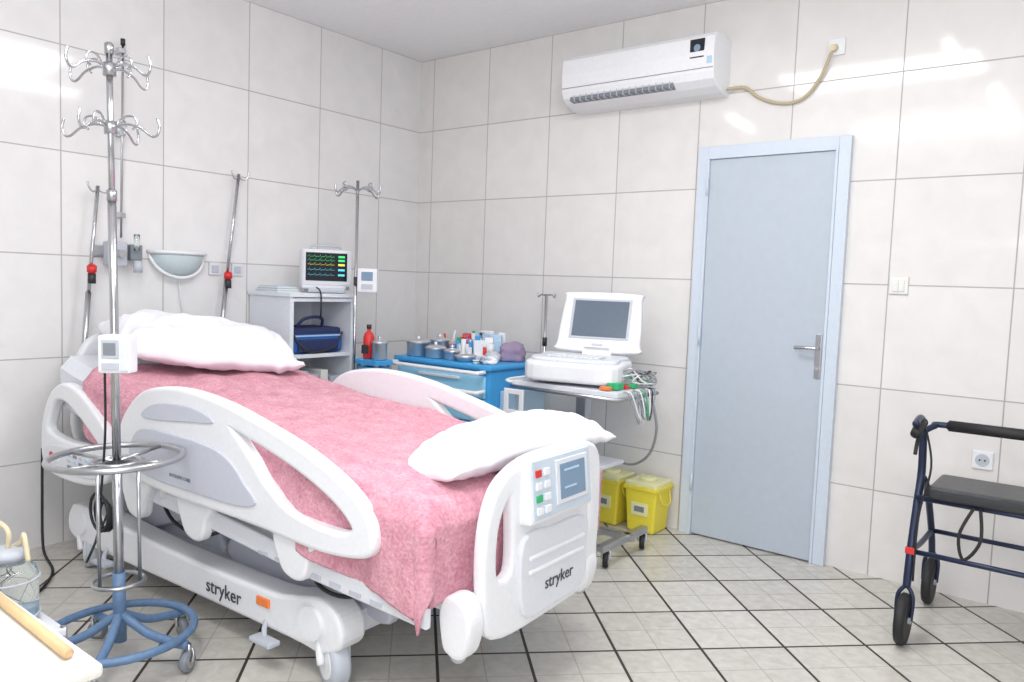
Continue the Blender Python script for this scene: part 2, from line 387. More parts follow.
bl=from_bm('blanket',bm,PINK,True)
sd=bl.modifiers.new('thick','SOLIDIFY'); sd.thickness=.012; sd.offset=1
# pillows
pillow('head_pillow',.29,.43,.145,LINEN,Matrix.Translation((.59,yc+.04,.99))@Matrix.Rotation(math.radians(-16),4,'Z')@Matrix.Rotation(math.radians(9),4,'Y')@Matrix.Rotation(math.radians(-7),4,'X'),1)
pillow('foot_pillow',.21,.385,.12,LINEN,Matrix.Translation((2.35,yc+.09,.765))@Matrix.Rotation(math.radians(-14),4,'Z')@Matrix.Rotation(math.radians(-13),4,'Y')@Matrix.Rotation(math.radians(4),4,'X'),5,.03,.5)
# deck frame
def dk(x): return top(x)-.17
for yy in (yc-.44,yc+.44):
    tube('deck_rail',[(x,yy,dk(x)-.03) for x in (.2,.5,.9,1.3,1.7,2.1,2.5)],.028,WHITE2)
for x in [.3,.5,.8,1.1,1.4,1.7,2.0,2.3]: box('deck_slat',(x-.1,yc-.43,dk(x)-.03),(x+.12,yc+.43,dk(x)-.005),GREYP,.006)
# lower lift frame
for yy in (yc-.37,yc+.37):
    plate('lift_frame_beam',[(.35,.46),(.35,.50),(1.2,.50),(2.0,.475),(2.5,.45),(2.5,.40),(2.0,.42),(1.2,.44)],.05,.012,WHITE,lambda a,b,c,yy=yy:(a,yy+c,b),smooth=False)
for yy in (yc-.46,yc+.46):
    plate('side_frame',[(1.05,.50),(1.05,.455),(1.5,.43),(2.0,.39),(2.50,.37),(2.50,.415),(2.0,.44),(1.5,.485)],.03,.008,WHITE2,lambda a,b,c,yy=yy:(a,yy+c,b),smooth=False)
for i in range(7): box('side_frame_slot',(1.75+i*.09,yc-.478,.405-.004*i),(1.80+i*.09,yc-.474,.418-.004*i),GREYP,0)
for x in (.5,1.4,2.4): box('lift_cross_beam',(x-.04,yc-.37,.41),(x+.04,yc+.37,.46),GREYP,.01)
for x in (1.02,1.42,1.98):
    plate('rail_bracket',[(x-.10,.53),(x-.07,.42),(x-.02,.39),(x+.03,.40),(x+.05,.46),(x+.08,.53)],.045,.012,WHITE,lambda a,b,c:(a,yc-.485+c,b))
# lift arms / actuators
for yy in (yc-.24,yc+.24):
    plate('lift_arm',[(-.36,-.05),(-.38,.03),(-.2,.05),(.25,.035),(.35,.02),(.35,-.04),(.1,-.05)],.05,.012,GREYP,lambda a,b,c,yy=yy:Matrix.Translation((.85,yy,.33))@Matrix.Rotation(math.radians(-18),4,'Y')@Vector((a,c,b)))
    plate('lift_arm',[(-.36,-.05),(-.38,.03),(-.2,.05),(.25,.035),(.35,.02),(.35,-.04),(.1,-.05)],.05,.012,LAV,lambda a,b,c,yy=yy:Matrix.Translation((1.80,yy,.33))@Matrix.Rotation(math.radians(14),4,'Y')@Vector((a,c,b)))
cyl('actuator',(.7,yc,.3),(1.5,yc,.42),.04,MIDG); cyl('actuator_motor',(1.35,yc-.12,.36),(1.6,yc-.12,.40),.055,DARK)
plate('electronics_cover',[(1.28,.21),(1.34,.34),(1.5,.375),(1.85,.335),(1.98,.24),(1.9,.205)],.50,.02,LAV,lambda a,b,c:(a,yc+c,b))
plate('electronics_cover',[(.55,.21),(.60,.32),(.75,.355),(1.05,.335),(1.15,.24),(1.1,.205)],.46,.02,GREYP,lambda a,b,c:(a,yc+c,b))
tube('under_cable',[(1.0,yc-.40,.45),(1.1,yc-.40,.36),(1.25,yc-.38,.33),(1.4,yc-.38,.38),(1.55,yc-.38,.44)],.007,BLACK)
tube('under_cable',[(1.9,yc-.40,.42),(2.0,yc-.42,.34),(2.12,yc-.40,.33),(2.25,yc-.38,.40)],.007,BLACK)
# base
for k,yy in ((0,yc-.37),(1,yc+.36)):
    out=[(.30,.15),(.30,.24),(.42,.265),(1.1,.235),(1.7,.235),(1.88,.26),(2.0,.28),(2.08,.245),(2.09,.17),(2.0,.13),(1.85,.135),(1.2,.135),(.5,.13)]
    plate('base_beam',out,.11,.016,WHITE,lambda a,b,c,yy=yy:(a,yy+c,b))
for x in (.45,1.96): box('base_cross_beam',(x-.10,yc-.36,.15),(x+.10,yc+.36,.235),WHITE2,.02)
box('base_cover',(.55,yc-.29,.17),(1.85,yc+.29,.205),WHITE2,.012)
cyl('foot_end_cap',(1.97,yc-.44,.21),(1.97,yc-.33,.21),.078,WHITE,b=.02)
cyl('head_end_cap',(.40,yc-.435,.205),(.40,yc-.33,.205),.07,WHITE,b=.02)
yb=yc-.427
box('reflector',(1.68,yb-.006,.195),(1.75,yb+.01,.225),ORANGE,.004)
label('brand_label','stryker',.075,(1.37,yb-.001,.160),(1,0,0),(0,0,1),TEXTM)
for x in (.40,2.03):
    for yy,an in ((yc-.38,70),(yc+.36,90)):
        caster('caster',x,yy,.082,.06,an,.17,GREYP,WHITE)
for x in (.62,1.72): 
    tube('brake_pedal_arm',[(x,yc-.41,.15),(x+.02,yc-.44,.13),(x+.05,yc-.46,.11)],.009,GREYP); box('brake_pedal',(x,yc-.49,.095),(x+.11,yc-.44,.112),GREYP,.006)
# side rails
def rail(y,s):
    fn=lambda a,b,c:(a,y+c*s,b)
    outer=[(.93,.61),(.935,.72),(1.0,.81),(1.10,.875),(1.25,.905),(1.42,.91),(1.62,.89),(1.82,.85),(2.02,.80),(2.18,.74),(2.28,.68),(2.33,.61),(2.32,.555),(2.23,.53),(2.08,.52),(1.85,.53),(1.6,.535),(1.35,.535),(1.12,.545),(.99,.56)]
    hole=[(1.64,.835),(1.82,.80),(2.0,.752),(2.14,.70),(2.23,.65),(2.265,.605),(2.21,.575),(2.08,.575),(1.95,.60),(1.84,.66),(1.76,.73),(1.69,.785)]
    plate('side_rail',outer,.05,.015,WHITE,fn,[hole])
    plate('side_rail_inset',[(1.02,.62),(1.04,.70),(1.12,.745),(1.35,.75),(1.55,.74),(1.66,.71),(1.74,.65),(1.80,.60),(1.72,.575),(1.5,.57),(1.15,.575)],.012,.004,LAV,lambda a,b,c:(a,y-s*.026+c,b))
    plate('side_rail_handle_inset',[(1.10,.80),(1.20,.85),(1.40,.865),(1.52,.85),(1.55,.83),(1.4,.815),(1.2,.795)],.010,.004,LAV,lambda a,b,c:(a,y-s*.026+c,b))
    h=[(.0,.52),(-.005,.64),(.03,.74),(.10,.82),(.2,.855),(.32,.84),(.44,.79),(.54,.73),(.60,.67),(.61,.59),(.57,.52),(.45,.48),(.25,.465),(.06,.475)]
    h=[(a*.95+.26,b-.02) for a,b in h]
    plate('head_side_rail',h,.05,.015,WHITE,fn,[[(.30,.62),(.31,.70),(.37,.775),(.46,.785),(.59,.735),(.71,.67),(.77,.625),(.66,.60),(.46,.59)]])
    plate('head_rail_panel',[(.31,.48),(.31,.555),(.49,.575),(.72,.57),(.79,.54),(.74,.49),(.56,.475)],.012,.004,WHITE2,lambda a,b,c:(a,y-s*.026+c,b))
    for i in range(4):
        for j in range(3): box('rail_button',(.51+i*.05,y-s*.029-.006,.495+j*.025),(.542+i*.05,y-s*.029+.006,.508+j*.025),[MIDG,GREYP,LBLUE][(i+j)%3],.002)
    for i in range(2): cyl('call_button',(.36+i*.065,y-s*.029-.006,.525),(.36+i*.065,y-s*.029+.006,.525),.017,RED if i==0 else WHITE)
    for i in range(3): cyl('rail_button_round',(1.12+i*.05,y-s*.033-.003,.635),(1.12+i*.05,y-s*.033+.003,.635),.010,GREYP)
    for x in (1.2,1.45,1.95,2.15):
        tube('rail_arm',[(x,y+s*.01,.56),(x-.04,y+s*.03,.50),(x-.07,y+s*.06,.45),(x-.07,y+s*.10,.44)],.018,WHITE)
    for x in (.38,.66): tube('head_rail_arm',[(x,y+s*.01,.48),(x,y+s*.03,.46),(x,y+s*.12,.46)],.02,WHITE)
    label('rail_label','INTENSIVE CARE',.018,(1.30,y-s*.0335,.60),(1,0,0),(0,0,1),MIDG)
rail(yc-.50,1)
rail(yc+.50,-1)
# headboard
plate('headboard',[(-.36,.52),(-.39,.80),(-.36,.96),(-.26,1.03),(0,1.045),(.30,1.03),(.38,.96),(.41,.80),(.38,.52),(0,.50)],.05,.018,WHITE,lambda a,b,c:(.20+c,yc+.04+a,b),[[(-.30,.87),(-.27,.955),(-.1,.97),(-.06,.92),(-.1,.87)],[(.32,.87),(.29,.955),(.1,.97),(.06,.92),(.1,.87)]])
# footboard
fx=2.59
FB=lambda a,b,c:(fx+c,yc+a,b)
plate('footboard',[(-.28,.31),(-.325,.44),(-.33,.60),(-.30,.71),(-.24,.77),(-.12,.805),(.08,.81),(.22,.80),(.285,.755),(.30,.62),(.295,.45),(.26,.33),(0,.30)],.045,.016,WHITE,FB,[[(-.285,.47),(-.295,.60),(-.265,.69),(-.215,.73),(-.195,.62),(-.20,.47)],[(.25,.50),(.255,.62),(.25,.71),(.235,.735),(.215,.62),(.22,.50)]])
plate('footboard_panel',[(-.15,.34),(-.165,.56),(0,.57),(.19,.56),(.20,.45),(.175,.34),(0,.325)],.024,.008,WHITE2,lambda a,b,c:(fx+.026+c,yc+a,b))
for zz in (.50,.455): box('footboard_ridge',(fx+.03,yc-.14,zz),(fx+.046,yc+.18,zz+.013),WHITE,.005)
tl=RA(-6,'Y',(fx+.03,yc,.72))
box('control_head',(fx+.0,yc-.18,.615),(fx+.055,yc+.185,.825),WHITE,.018,tl,3)
box('control_face',(fx+.052,yc-.165,.63),(fx+.059,yc+.17,.81),mat('pale_panel',(.56,.64,.73),.4),.003,tl)
box('control_screen_bezel',(fx+.057,yc-.04,.655),(fx+.064,yc+.145,.795),WHITE2,.003,tl)
box('control_screen',(fx+.063,yc-.022,.67),(fx+.066,yc+.127,.78),SCRBL,.001,tl)
box('screen_text',(fx+.0655,yc+.0,.755),(fx+.067,yc+.09,.762),LBLUE,0,tl); box('screen_text',(fx+.0655,yc+.0,.70),(fx+.067,yc+.07,.706),LBLUE,0,tl)
for i in range(2):
    for j in range(4): box('control_button',(fx+.057,yc-.15+i*.045,.645+j*.038),(fx+.064,yc-.12+i*.045,.667+j*.038),[WHITE,GRN,WHITE,RED][j] if i==0 else WHITE,.002,tl)
label('brand_label','stryker',.058,(fx+.040,yc-.05,.385),(0,1,0),(0,0,1),TEXTM)
for s in (-1,1):
    o_=.375 if s<0 else .27
    plate('corner_bumper',[(-.06,.31),(-.08,.40),(-.03,.435),(.04,.43),(.08,.38),(.06,.31),(.02,.285),(-.03,.29)],.075,.018,WHITE,lambda a,b,c,s=s,o_=o_:(fx-.03+a*.6,yc+s*o_+c,b))
    cyl('bumper_roller',(fx-.03,yc+s*(o_+.01),.255),(fx-.03,yc+s*(o_+.01),.29),.022,GREYP,b=.008)
box('foot_cross_beam',(fx-.08,yc-.36,.35),(fx-.02,yc+.30,.42),WHITE,.015)
group('hospital_bed',RZ(2.0,(2.6,yc,0)))
# ------------------------------------------------------------------ IV stand (near)
px,py=1.397,-2.75
cyl('pole_upper',(px,py,1.55),(px,py,2.04),.010,CHROME); cyl('pole_mid',(px,py,.66),(px,py,1.60),.0135,CHROME); cyl('pole_lower',(px,py,.22),(px,py,.68),.016,STEEL)
cyl('pole_clamp',(px,py,1.565),(px,py,1.60),.016,STEEL)
cyl('base_tube',(px,py,.08),(px,py,.32),.021,BLUESTAND); cyl('clamp_collar',(px,py,1.02),(px,py,1.09),.02,DARK)
cyl('top_knob',(px,py,2.03),(px,py,2.07),.014,STEEL,b=.004)
for z in (1.985,1.80):
    cyl('hook_hub',(px,py,z-.02),(px,py,z+.02),.020,STEEL)
    for k in range(4):
        a=math.radians(20+k*90+(14 if z<1.9 else 0)); c,s=math.cos(a),math.sin(a)
        tube('hook',[(px+c*r,py+s*r,z+dz) for r,dz in ((.0,0),(.05,.012),(.10,.0),(.135,-.025),(.155,-.025),(.165,.0),(.157,.03))],.0042,CHROME)
        tube('hook_inner',[(px+c*r,py+s*r,z+dz) for r,dz in ((.03,.01),(.05,.035),(.08,.035),(.09,.012),(.075,-.005))],.0038,CHROME)
ring('tray_ring_outer',(px,py,.715),.205,.011,STEEL); ring('tray_ring_inner',(px,py,.70),.075,.008,STEEL)
for k in range(4):
    a=math.radians(20+90*k); tube('tray_spoke',[(px,py,.70),(px+.20*math.cos(a),py+.20*math.sin(a),.715)],.007,STEEL,False)
for k in range(3):
    a=math.radians(40+120*k); cyl('tray_rod',(px+.07*math.cos(a),py+.07*math.sin(a),.29),(px+.07*math.cos(a),py+.07*math.sin(a),.70),.006,STEEL)
ring('lower_ring',(px,py,.29),.08,.007,STEEL)
ring('base_ring',(px,py,.115),.235,.014,BLUESTAND)
for k in range(5):
    a=math.radians(28+72*k); c,s=math.cos(a),math.sin(a)
    tube('base_leg',[(px,py,.18),(px+c*.10,py+s*.10,.12),(px+c*.20,py+s*.20,.095),(px+c*.25,py+s*.25,.09)],.015,BLUESTAND)
    caster('caster',px+c*.25,py+s*.25,.034,.026,30+k*50,.09,MIDG,STEEL)
MM=Matrix.Translation((.022,.018,.005))@RZ(38,(px,py,0))
box('pump_body',(px-.05,py-.07,1.0),(px+.055,py-.012,1.125),WHITE,.01,MM)
box('pump_screen',(px-.035,py-.074,1.05),(px+.02,py-.068,1.11),GREYP,.002,MM); box('pump_screen_dark',(px-.028,py-.076,1.06),(px+.012,py-.071,1.10),MIDG,.001,MM)
box('pump_door',(px+.026,py-.075,1.01),(px+.05,py-.068,1.115),WHITE2,.002,MM)
box('pump_keys',(px-.035,py-.074,1.012),(px+.02,py-.069,1.035),GREYP,.002,MM); box('pump_clamp',(px-.05,py-.03,1.03),(px+.0,py+.02,1.08),DARK,.005,MM)
tube('power_cord',[(px-.03,py-.02,1.0),(px-.035,py-.02,.8),(px-.05,py-.03,.6),(px-.06,py-.04,.45),(px-.10,py-.06,.35),(px-.04,py-.07,.4),(px-.08,py,.5)],.004,BLACK)
for i in range(3): ring('coiled_cable',(px-.07,py-.03+.012*i,.52-.01*i),.065-.008*i,.005,BLACK,'Y',24)
tiltM=Matrix.Translation((px,py,0))@Matrix.Rotation(math.radians(1.0),4,Vector((.615,-.788,0)))@Matrix.Translation((-px,-py,0))
group('iv_stand',tiltM)
# ------------------------------------------------------------------ shelf unit
sx0,sx1,sy0,sy1,sz=.012,.40,-1.36,-.905,1.225
SH=mat('shelf_laminate',(.76,.79,.85),.4)
box('side_panel',(sx0,sy0,0),(sx1,sy0+.025,sz),SH,.002); box('side_panel',(sx0,sy1-.025,0),(sx1,sy1,sz),SH,.002)
box('back_panel',(sx0,sy0+.02,0),(sx0+.012,sy1-.02,sz),SH,.001)
for z in (.04,.32,.60,.88,sz-.025): box('shelf_board',(sx0,sy0+.02,z),(sx1-.003,sy1-.02,z+.022),SH,.002)
box('top_board',(sx0-.005,sy0-.01,sz),(sx1+.012,sy1+.01,sz+.022),SH,.003)
group('shelf_unit')
box('bag_body',(.12,-1.325,.903),(.375,-.96,1.02),BLUEF,.035,None,3); box('bag_lid',(.11,-1.32,1.00),(.365,-.97,1.05),NAVY,.022,None,3)
tube('bag_handle',[(.30,-1.25,1.04),(.34,-1.22,1.10),(.34,-1.10,1.105),(.30,-1.07,1.04)],.009,NAVY)
box('bag_pocket',(.368,-1.29,.915),(.392,-1.01,.985),NAVY,.01); box('bag_stripe',(.368,-1.31,1.0),(.378,-.98,1.008),LBLUE,.001); 
tube('bag_strap',[(.37,-1.32,1.02),(.39,-1.28,.95),(.395,-1.2,.91),(.39,-1.05,.935),(.37,-.97,1.02)],.007,DARK)
group('equipment_bag')
for i in range(4): box('folder',(.10,-1.32+i*.07,.624),(.36,-1.27+i*.07,.78+.02*(i%2)),[PAPER,LBLUE,GREYP,PAPER][i],.003)
box('carton',(.12,-1.04,.624),(.36,-.95,.76),GREYP,.003)
group('folder_stack')
# patient monitor
mc=(.27,-1.02,1.249); MM=Matrix.Translation(mc)@Matrix.Rotation(math.radians(62),4,'Z')
box('monitor_body',(-.145,-.05,.02),(.145,.07,.255),WHITE,.02,MM,3); box('monitor_foot',(-.11,-.06,0),(.11,.07,.03),GREYP,.01,MM)
box('monitor_bezel',(-.138,-.056,.045),(.138,-.045,.245),WHITE2,.006,MM); box('monitor_screen',(-.125,-.059,.07),(.115,-.054,.235),SCREEN,.002,MM)
for i,(m_,z) in enumerate(((GREEN,.212),(GREEN,.19),(YTR,.165),(CYAN,.135),(CYAN,.105))):
    tube('waveform_trace',[MM@Vector((-.115+.155*k/30,-.0605,z+(.010 if k%6==2 else (-.005 if k%6==3 else 0)))) for k in range(31)],.0009,m_,False,res=1)
    box('numeric_readout',(.062,-.0605,z-.005),(.10,-.058,z+.007),m_,0,MM)
box('monitor_knob',(.11,-.06,.02),(.13,-.05,.04),MIDG,.004,MM); tube('monitor_handle',[MM@Vector(p) for p in ((-.08,.01,.245),(-.075,.01,.275),(.075,.01,.275),(.08,.01,.245))],.007,GREYP)
tube('monitor_lead',[(.33,-1.13,1.28),(.42,-1.17,1.25),(.425,-1.17,1.15),(.38,-1.14,1.10)],.005,DARK)
group('patient_monitor')
for i in range(6): box('paper',(.05+.008*i,-1.36+.003*i,1.2475+.006*i),(.30-.01*i,-1.225+.003*i,1.2532+.006*i),[PAPER,LBLUE,PAPER,GREYP][i%4],.0005,RZ(i*2-6,(.2,-1.29,1.25)))
group('paper_stack')
# far IV pole with pump
qx,qy=.50,-.985
cyl('pole',(qx,qy,.02),(qx,qy,1.90),.009,CHROME)
for k in range(4):
    a=math.radians(5+90*k); c,s=math.cos(a),math.sin(a)
    tube('hook',[(qx+c*r,qy+s*r,1.84+dz) for r,dz in ((.0,.0),(.05,.02),(.11,.01),(.15,-.02),(.17,-.015),(.175,.02))],.0055,CHROME); ring('hook_eye',(qx+c*.1,qy+s*.1,1.865),.018,.004,CHROME,'Y',14)
lathe('weighted_base',[(.078,0),(.08,.012),(.07,.022),(.02,.035),(.012,.06)],(qx,qy,0),STEEL)
MM=Matrix.Translation((qx+.045,qy+.055,1.28))@Matrix.Rotation(math.radians(40),4,'Z')
box('pump_body',(-.055,-.06,-.02),(.06,.0,.12),WHITE,.012,MM); box('pump_screen',(-.03,-.064,.05),(.035,-.058,.10),SCRBL,.002,MM); box('pump_keys',(-.03,-.063,.0),(.035,-.059,.03),GREYP,.002,MM)
box('pump_clamp',(-.08,-.03,.02),(-.03,.03,.07),DARK,.004,MM)
group('iv_stand')
# ------------------------------------------------------------------ crash cart
cx0,cx1,cy0,cy1,cz=.66,1.37,-.80,-.33,.90
box('cart_body',(cx0,cy0+.01,.12),(cx1,cy1,cz-.03),BLUEP,.015)
box('cart_top',(cx0-.015,cy0-.01,cz-.03),(cx1+.015,cy1+.01,cz),BLUEP,.012)
for i,(z0,z1) in enumerate(((.72,.84),(.59,.71),(.43,.58),(.28,.42),(.14,.27))):
    box('drawer_front',(cx0+.025,cy0-.006,z0),(cx1-.025,cy0+.02,z1),BLUELT,.008); box('drawer_pull',(cx0+.2,cy0-.018,z1-.03),(cx1-.2,cy0-.004,z1-.015),WHITE,.003)
for zz in (.865,.76):
    tube('push_rail',[(cx0+.02,cy0-.01,zz),(cx0+.02,cy0-.07,zz),(cx0+.06,cy0-.09,zz),(cx1-.06,cy0-.09,zz),(cx1-.02,cy0-.07,zz),(cx1-.02,cy0-.01,zz)],.011,WHITE)
box('side_holder',(cx1,cy0+.1,.60),(cx1+.10,cy1-.08,.76),LBLUE,.01)
for x in (cx0+.08,cx1-.08):
    for y in (cy0+.08,cy1-.08): caster('caster',x,y,.045,.025,30,.13,BLACK,STEEL)
group('crash_cart')
box('tray',(.85,-.60,cz+.001),(1.16,-.35,cz+.025),WHITE,.008)
for i in range(56):
    x=.875+.26*random.random(); y=-.575+.20*random.random(); h=.035+.095*random.random()*(.55+.45*(y+.575)/.2); w=.014+.020*random.random()
    if i%3==0:
        cyl('vial',(x,y,cz+.02),(x,y,cz+.025+h),w*.6,[WHITE,RED,LBLUE,BLUEP,WHITE2][i%5],seg=12,b=.002); cyl('vial_cap',(x,y,cz+.024+h),(x,y,cz+.04+h),w*.4,[BLUEP,WHITE,RED,GRN][i%4],seg=12)
    else: box('packet',(x-w,y-w*.5,cz+.02),(x+w,y+w*.5,cz+.025+h),[WHITE,LBLUE,PAPER,RED,BLUEP,WHITE,DARK,WHITE2][i%8],.002,RZ(random.random()*60,(x,y,0)))
box('glove_box',(.92,-.42,cz+.02),(1.10,-.36,cz+.14),LBLUE,.003); box('glove_box_stripe',(.92,-.423,cz+.05),(1.10,-.418,cz+.075),WHITE,0); box('glove_box_tissue',(.97,-.41,cz+.135),(1.05,-.37,cz+.155),WHITE,.006)
group('supply_tray')
def pot(name,x,y,z,r,h,m=STEEL):
    lathe('pot_wall',[(r*.9,0),(r,.006),(r,h),(r+.004,h+.002),(r+.004,h+.005),(r-.004,h+.005),(r-.005,.012),(.001,.010)],(x,y,z),m); 
    lathe('pot_lid',[(r+.006,0),(r+.006,.004),(r*.8,.014),(r*.2,.020),(.012,.022),(.012,.035),(.004,.038)],(x,y,z+h+.006),m); group(name)
POTM=mat('pot_steel',(.62,.63,.66),.32,.85)
pot('steel_drum',.76,-.72,cz+.001,.068,.075,POTM); pot('steel_drum',.91,-.73,cz+.001,.058,.05,POTM); pot('steel_drum',1.03,-.72,cz+.001,.042,.04,POTM); pot('steel_drum',.78,-.56,cz+.001,.055,.08,POTM)
lathe('dish',[(.045,0),(.055,.02),(.065,.035),(.061,.035),(.05,.02),(.04,.006),(.001,.005)],(1.14,-.73,cz+.001),POTM); group('kidney_dish')
# instrument stand + red bottle
iz=.885
box('table_top',(.585,-1.05,iz-.03),(.655,-.90,iz),BLUEP,.006); box('table_top_wing',(.655,-1.05,iz-.03),(.76,-.92,iz),BLUEP,.006)
for x in (.60,.745):
    for y in (-1.035,-.935): box('table_leg',(x-.01,y-.01,0),(x+.01,y+.01,iz-.03),STEEL,.002)
box('table_bin',(.60,-1.04,iz-.24),(.75,-.93,iz-.04),BLUEP,.008)
group('instrument_stand')
lathe('bottle_body',[(.026,0),(.032,.008),(.032,.12),(.024,.145),(.011,.155),(.011,.175)],(.625,-.985,iz+.001),RED); cyl('bottle_cap',(.625,-.985,iz+.172),(.625,-.985,iz+.195),.014,DARK); box('bottle_label',(.60,-1.022,iz+.03),(.645,-1.016,iz+.08),DARK,.002,RZ(15,(.625,-.985,0))); group('spray_bottle')
pot('steel_drum',.71,-.98,iz+.001,.043,.09,POTM)
lathe('cup_wall',[(.05,0),(.058,.03),(.065,.05),(.061,.05),(.054,.03),(.046,.006),(.001,.005)],(.745,-.42,cz+.001),RED); cyl('handle_rod',(.745,-.42,cz+.01),(.775,-.42,cz+.14),.006,WHITE); cyl('handle_rod',(.725,-.43,cz+.01),(.705,-.44,cz+.12),.006,RED); group('red_cup')
def blob(name,c,r,m,seed,sq=(1,1,1)):
    bm=bmesh.new(); bmesh.ops.create_icosphere(bm,subdivisions=4,radius=1)
    for v in bm.verts:
        d=v.co.normalized(); k=1+.25*noise.noise(d*1.7+Vector((seed,0,0)))+.10*noise.noise(d*5+Vector((0,seed,0)))
        v.co=Vector((d.x*r*sq[0]*k,d.y*r*sq[1]*k,max(d.z*r*sq[2]*k,-r*sq[2]*.6)))
        v.co+=Vector(c)+Vector((0,0,r*sq[2]*.6+.001))
    return from_bm(name,bm,m,True)
blob('cloth_main',(1.265,-.47,cz),.083,PURP,3,(1.0,1,.8)); blob('cloth_fold',(1.23,-.60,cz),.05,GREYP,8,(1.0,.9,.7)); group('cloth_bundle')
blob('mask_bag',(1.31,-.72,cz),.042,WHITE,4,(1,1,.6)); tube('tube',[(1.27,-.75,cz+.03),(1.31,-.77,cz+.04),(1.34,-.72,cz+.02),(1.32,-.68,cz+.02)],.007,GREYP); group('oxygen_mask')
for i in range(8):
    x=1.225+.03*random.random(); y=-.76+.06*random.random(); a=random.random()*180
    box('packet',(x-.025,y-.012,cz+.001+.006*(i%4)),(x+.025,y+.012,cz+.007+.006*(i%4)),[WHITE,LBLUE,PAPER,GREYP,DARK,GRN][i%6],.001,RZ(a,(x,y,0)))
group('supply_packets')
# small pole behind
cyl('pole',(1.30,-.20,.02),(1.30,-.20,1.29),.009,STEEL); cyl('base',(1.30,-.20,0),(1.30,-.20,.03),.11,STEEL,b=.006)
for k in (-1,1): tube('hook',[(1.30,-.20,1.28),(1.30+k*.04,-.20,1.285),(1.30+k*.06,-.20,1.27),(1.30+k*.065,-.20,1.295)],.005,CHROME)
cyl('collar',(1.30,-.2,.98),(1.30,-.2,1.03),.014,DARK); group('drip_pole')
# ------------------------------------------------------------------ ECG trolley
tx0,tx1,ty0,ty1,tz=1.50,2.14,-.76,-.36,.84
box('top_board',(tx0,ty0,tz-.03),(tx1,ty1,tz),WHITE2,.006)
tube('top_edge_rail',[(tx0,ty0,tz-.035),(tx1,ty0,tz-.035),(tx1,ty1,tz-.035),(tx0,ty1,tz-.035)],.011,STEEL,False,True)
box('column',(1.80,-.60,.12),(1.86,-.54,tz-.03),STEEL,.006); box('lower_shelf',(1.62,-.68,.42),(2.0,-.42,.44),WHITE2,.005)
box('base_bar',(1.50,-.62,.085),(2.18,-.58,.12),STEEL,.006); box('base_bar',(2.12,-.86,.085),(2.16,-.42,.12),STEEL,.006); box('base_bar',(1.52,-.80,.085),(1.56,-.42,.12),STEEL,.006)
for x in (1.54,2.14):
    for y in (-.80,-.44): caster('caster',x,y,.04,.025,25,.10,BLACK,STEEL)
tube('side_handle',[(tx0-.0,ty0+.04,tz-.02),(tx0-.06,ty0+.04,tz-.01),(tx0-.06,ty1-.04,tz-.01),(tx0,ty1-.04,tz-.02)],.009,WHITE)
plate('cable_holder',[(0,0),(0,.13),(.12,.13),(.12,0)],.012,.004,WHITE,lambda a,b,c:(tx0-.03+a,ty0-.02+c,tz-.18+b),[[(.02,.02),(.02,.11),(.1,.11),(.1,.02)]],smooth=False)
# cable bundle hanging from the trolley edge
for i in range(10):
    r=random.random
    tube('hanging_lead',[(2.13,-.70+.03*i,tz-.005),(2.165,-.70+.03*i,tz-.01),(2.18+.02*r(),-.66+.02*i,tz-.06-.08*r()),(2.17+.02*r(),-.6+.012*i,tz-.12-.06*r()),(2.155,-.58+.01*i,tz-.05)],.0032,[CABLE,WHITE,CABLE,MIDG,WHITE,GRN,CABLE,WHITE,DARK,CABLE][i])
tube('trunk_cable',[(2.15,-.45,tz-.03),(2.18,-.42,tz-.2),(2.11,-.35,tz-.36),(1.98,-.28,tz-.45),(1.85,-.24,tz-.46)],.007,CABLE)
group('equipment_trolley')
# ecg machine
MM=Matrix.Translation((1.80,-.56,tz+.001))@Matrix.Rotation(math.radians(16),4,'Z')
plate('ecg_base',[(-.22,-.17),(-.245,0),(-.22,.14),(0,.155),(.2,.14),(.225,0),(.20,-.17),(0,-.185)],.10,.02,WHITE,lambda a,b,c:MM@Vector((a,b,c+.068+.06*(b+.1)*.5)))
plate('ecg_deck',[(-.2,-.14),(-.215,0),(-.2,.11),(.19,.11),(.2,0),(.18,-.14)],.02,.008,WHITE2,lambda a,b,c:MM@Vector((a,b,c+.126+.06*(b+.1)*.5)))
MK=MM@Matrix.Translation((0,0,.022))@Matrix.Rotation(math.radians(1.7),4,'X')
box('ecg_keyboard',(-.16,-.12,.112),(.14,-.02,.121),GREYP,.003,MK)
for r in range(4):
    for k in range(10): box('key',(-.152+k*.028,-.115+r*.023,.118),(-.13+k*.028,-.097+r*.023,.126),WHITE,.001,MK)
box('ecg_front_slot',(-.10,-.186,.05),(.10,-.178,.06),MIDG,.002,MM)
tube('ecg_seam',[MM@Vector(p) for p in ((-.2,-.185,.075),(0,-.2,.073),(.19,-.185,.075))],.002,MIDG)
for x in (-.17,.15): box('foot',(x-.02,-.12,0),(x+.02,.1,.03),MIDG,.003,MM)
MS=MM@Matrix.Translation((.05,.11,.145))@Matrix.Rotation(math.radians(-18),4,'X')
box('hinge_block',(-.08,-.02,-.03),(.08,.03,.04),WHITE,.01,MS)
plate('screen_housing',[(-.19,.02),(-.215,.06),(-.20,.29),(-.17,.325),(.17,.325),(.20,.29),(.215,.06),(.19,.02)],.04,.012,WHITE,lambda a,b,c:MS@Vector((a,-c,b)),n=4)
box('screen_bezel',(-.165,-.024,.075),(.165,-.018,.30),GREYP,.004,MS); box('screen',(-.15,-.027,.088),(.15,-.022,.288),mat('lcd_grey',(.12,.155,.20),.15),.002,MS)
box('screen_logo',(-.03,-.024,.04),(.03,-.018,.05),GREYP,0,MS)
